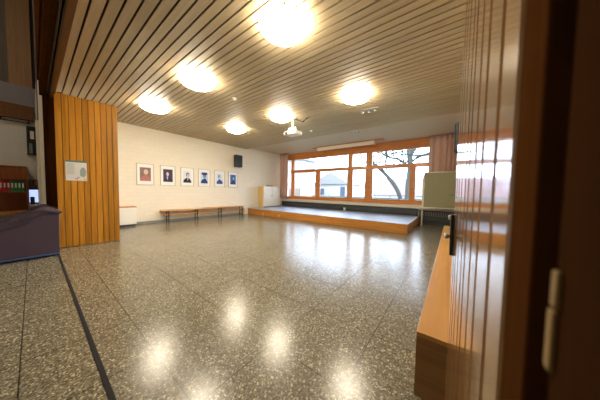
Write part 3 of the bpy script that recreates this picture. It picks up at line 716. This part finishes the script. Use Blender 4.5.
def tree(name, paths, seed, lab, twigs=30):
    rnd = random.Random(seed)
    t = thing(name, paths[0][0][0], lab, 'tree')
    tk = MB()
    for pts, rads in paths[:1]: tk.tube(curve3(pts), interp(rads, pts), 12)
    tk.build('trunk', M_BARK, t)
    br = MB()
    for pts, rads in paths[1:]: br.tube(curve3(pts), interp(rads, pts), 8)
    def grow(p, d, L, r, dep):
        pts = [p]; q = p
        for k in range(4):
            d = (d+Vector((rnd.uniform(-.35, .35), rnd.uniform(-.35, .35), rnd.uniform(-.18, .28)))).normalized()
            q = q+d*L/4; pts.append(q)
        br.tube(pts, [r*(1-.2*k) for k in range(5)], 5)
        if dep > 0:
            for k in range(3):
                j = rnd.randint(1, 4)
                nd = (d+Vector((rnd.uniform(-1, 1), rnd.uniform(-1, 1), rnd.uniform(-.5, .7)))).normalized()
                grow(pts[j], nd, L*.62, r*.5, dep-1)
    for k in range(twigs):
        pts, rads = paths[rnd.randrange(len(paths))]
        c_ = curve3(pts); i = rnd.randint(int(len(c_)*.42), len(c_)-1); p = c_[i]
        grow(p, Vector((rnd.uniform(-1, 1), rnd.uniform(-.7, .7), rnd.uniform(-.1, 1))).normalized(), rnd.uniform(1.2, 2.4), .045, 2)
    br.build('branch', M_BARK, t)
def curve3(pts): return curve(pts, 5)
def interp(r, pts):
    n = (len(pts)-1)*5+1; out = []
    for i in range(n):
        f = i/(n-1)*(len(r)-1); k = min(int(f), len(r)-2); out.append(r[k]*(1-(f-k))+r[k+1]*(f-k))
    return out
tree('tree', [([(-2.1, 13.6, -.5), (-2.15, 13.6, 1.2), (-2.08, 13.6, 2.8), (-2.2, 13.6, 4.2), (-2.1, 13.7, 6)], [.2, .15, .15, .14, .08]),
              ([(-2.1, 13.6, 3.3), (-1.7, 13.5, 4.0), (-1.0, 13.4, 4.3), (.2, 13.2, 4.7)], [.12, .09, .06, .03]),
              ([(-2.1, 13.6, 2.7), (-2.7, 13.5, 3.2), (-3.3, 13.4, 3.4), (-4.1, 13.3, 4.1)], [.09, .07, .05, .03]),
              ([(-2.1, 13.6, 3.0), (-1.5, 13.5, 3.3), (-.9, 13.4, 3.35), (-.3, 13.3, 3.8)], [.08, .06, .05, .03]),
              ([(-2.2, 13.6, 3.9), (-3.4, 13.8, 4.6), (-4.2, 14, 5.2)], [.1, .07, .03])], 4, 'thick upright grey tree trunk outside the right window bay', 30)
tree('tree', [([(-2.6, 14.4, -.5), (-2.7, 14.4, .8), (-3.1, 14.4, 1.7), (-3.85, 14.4, 2.6), (-4.6, 14.4, 3.3), (-4.85, 14.4, 4.4), (-5.2, 14.4, 6)], [.15, .13, .13, .12, .1, .09, .05]),
              ([(-4.0, 14.2, 2.6), (-3.5, 14.1, 2.9), (-2.9, 14.0, 2.85), (-2.2, 13.9, 3.1)], [.06, .05, .04, .02]),
              ([(-3.9, 14.4, 2.65), (-3.65, 14.3, 3.3), (-3.55, 14.2, 4.0), (-3.2, 14.1, 4.8)], [.07, .06, .05, .03]),
              ([(-4.4, 14.4, 3.1), (-4.9, 14.4, 3.25), (-5.4, 14.4, 3.7)], [.07, .05, .03]),
              ([(-4.7, 14.2, 3.4), (-4.0, 14.1, 4.0), (-3.6, 14, 4.9)], [.07, .05, .03])], 9, 'leaning grey tree with bent trunk left of the upright one outside', 26)
def bush(c, r, lab):
    rnd = random.Random(3); mb = MB()
    for k in range(260):
        d = Vector((rnd.gauss(0, 1), rnd.gauss(0, 1), rnd.gauss(0, 1))).normalized()*r*rnd.uniform(.5, 1); p = Vector(c)+d
        a = Vector((rnd.uniform(-1, 1), rnd.uniform(-1, 1), rnd.uniform(-1, 1))).normalized()*.12; b_ = d.normalized().cross(a).normalized()*.1
        mb.add([p-a, p+b_, p+a, p-b_], [(0, 1, 2, 3)])
    t = thing('shrub', (c[0], c[1], c[2]-r-.3), lab, 'shrub')
    mb.build('foliage', M_LEAF, t); MB().tube([(c[0], c[1], c[2]-r-.3), (c[0], c[1], c[2])], .05, 8).build('stem', M_BARK, t)
bush((-14.4, 19.5, 5.5), .35, 'small green roof shrub on the flat-roofed building')

# ------------------------------------------------------------------ light
w = bpy.data.worlds.new('sky'); bpy.context.scene.world = w; w.use_nodes = True
nt = w.node_tree; bg = nt.nodes['Background']
tc = nt.nodes.new('ShaderNodeTexCoord'); nz = nt.nodes.new('ShaderNodeTexNoise'); nz.inputs['Scale'].default_value = 2.2; nz.inputs['Detail'].default_value = 5
nt.links.new(tc.outputs['Generated'], nz.inputs['Vector'])
cr = nt.nodes.new('ShaderNodeValToRGB'); cr.color_ramp.elements[0].position = .35; cr.color_ramp.elements[1].position = .65
cr.color_ramp.elements[0].color = (.55, .72, 1, 1); cr.color_ramp.elements[1].color = (.72, .85, 1, 1)
nt.links.new(nz.outputs['Fac'], cr.inputs['Fac']); nt.links.new(cr.outputs[0], bg.inputs['Color'])
bg.inputs['Strength'].default_value = 10

def area(name, loc, rot, sx, sy, e, col):
    l = bpy.data.lights.new(name, 'AREA'); l.shape = 'RECTANGLE'; l.size = sx; l.size_y = sy; l.energy = e; l.color = col
    o = bpy.data.objects.new(name, l); C.objects.link(o); o.location = loc; o.rotation_euler = rot; return o
# ------------------------------------------------------------------ camera
yaw, pitch, roll = (math.radians(a) for a in (37.043, 2.681, .993))
cy, sy, cp, sp = math.cos(yaw), math.sin(yaw), math.cos(pitch), math.sin(pitch)
fwd = Vector((-sy*cp, cy*cp, -sp)); r0 = Vector((cy, sy, 0)); u0 = r0.cross(fwd)
rr_ = r0*math.cos(roll)+u0*math.sin(roll); uu = -r0*math.sin(roll)+u0*math.cos(roll)
cam = bpy.data.cameras.new('camera'); co = bpy.data.objects.new('camera', cam); C.objects.link(co)
mw = Matrix(((rr_.x, uu.x, -fwd.x, 0), (rr_.y, uu.y, -fwd.y, 0), (rr_.z, uu.z, -fwd.z, CAM_H), (0, 0, 0, 1)))
co.matrix_world = mw
cam.sensor_width = 36; cam.lens = 201.5/600*36; cam.clip_start = .01; cam.clip_end = 300
cam.dof.use_dof = True; cam.dof.focus_distance = 4.5; cam.dof.aperture_fstop = 3.2
sc = bpy.context.scene; sc.camera = co
sc.view_settings.view_transform = 'Standard'; sc.view_settings.look = 'None'
sc.view_settings.gamma = 1; sc.view_settings.use_curve_mapping = False
sc.view_settings.exposure = .38
sc.cycles.max_bounces = 10; sc.cycles.diffuse_bounces = 6
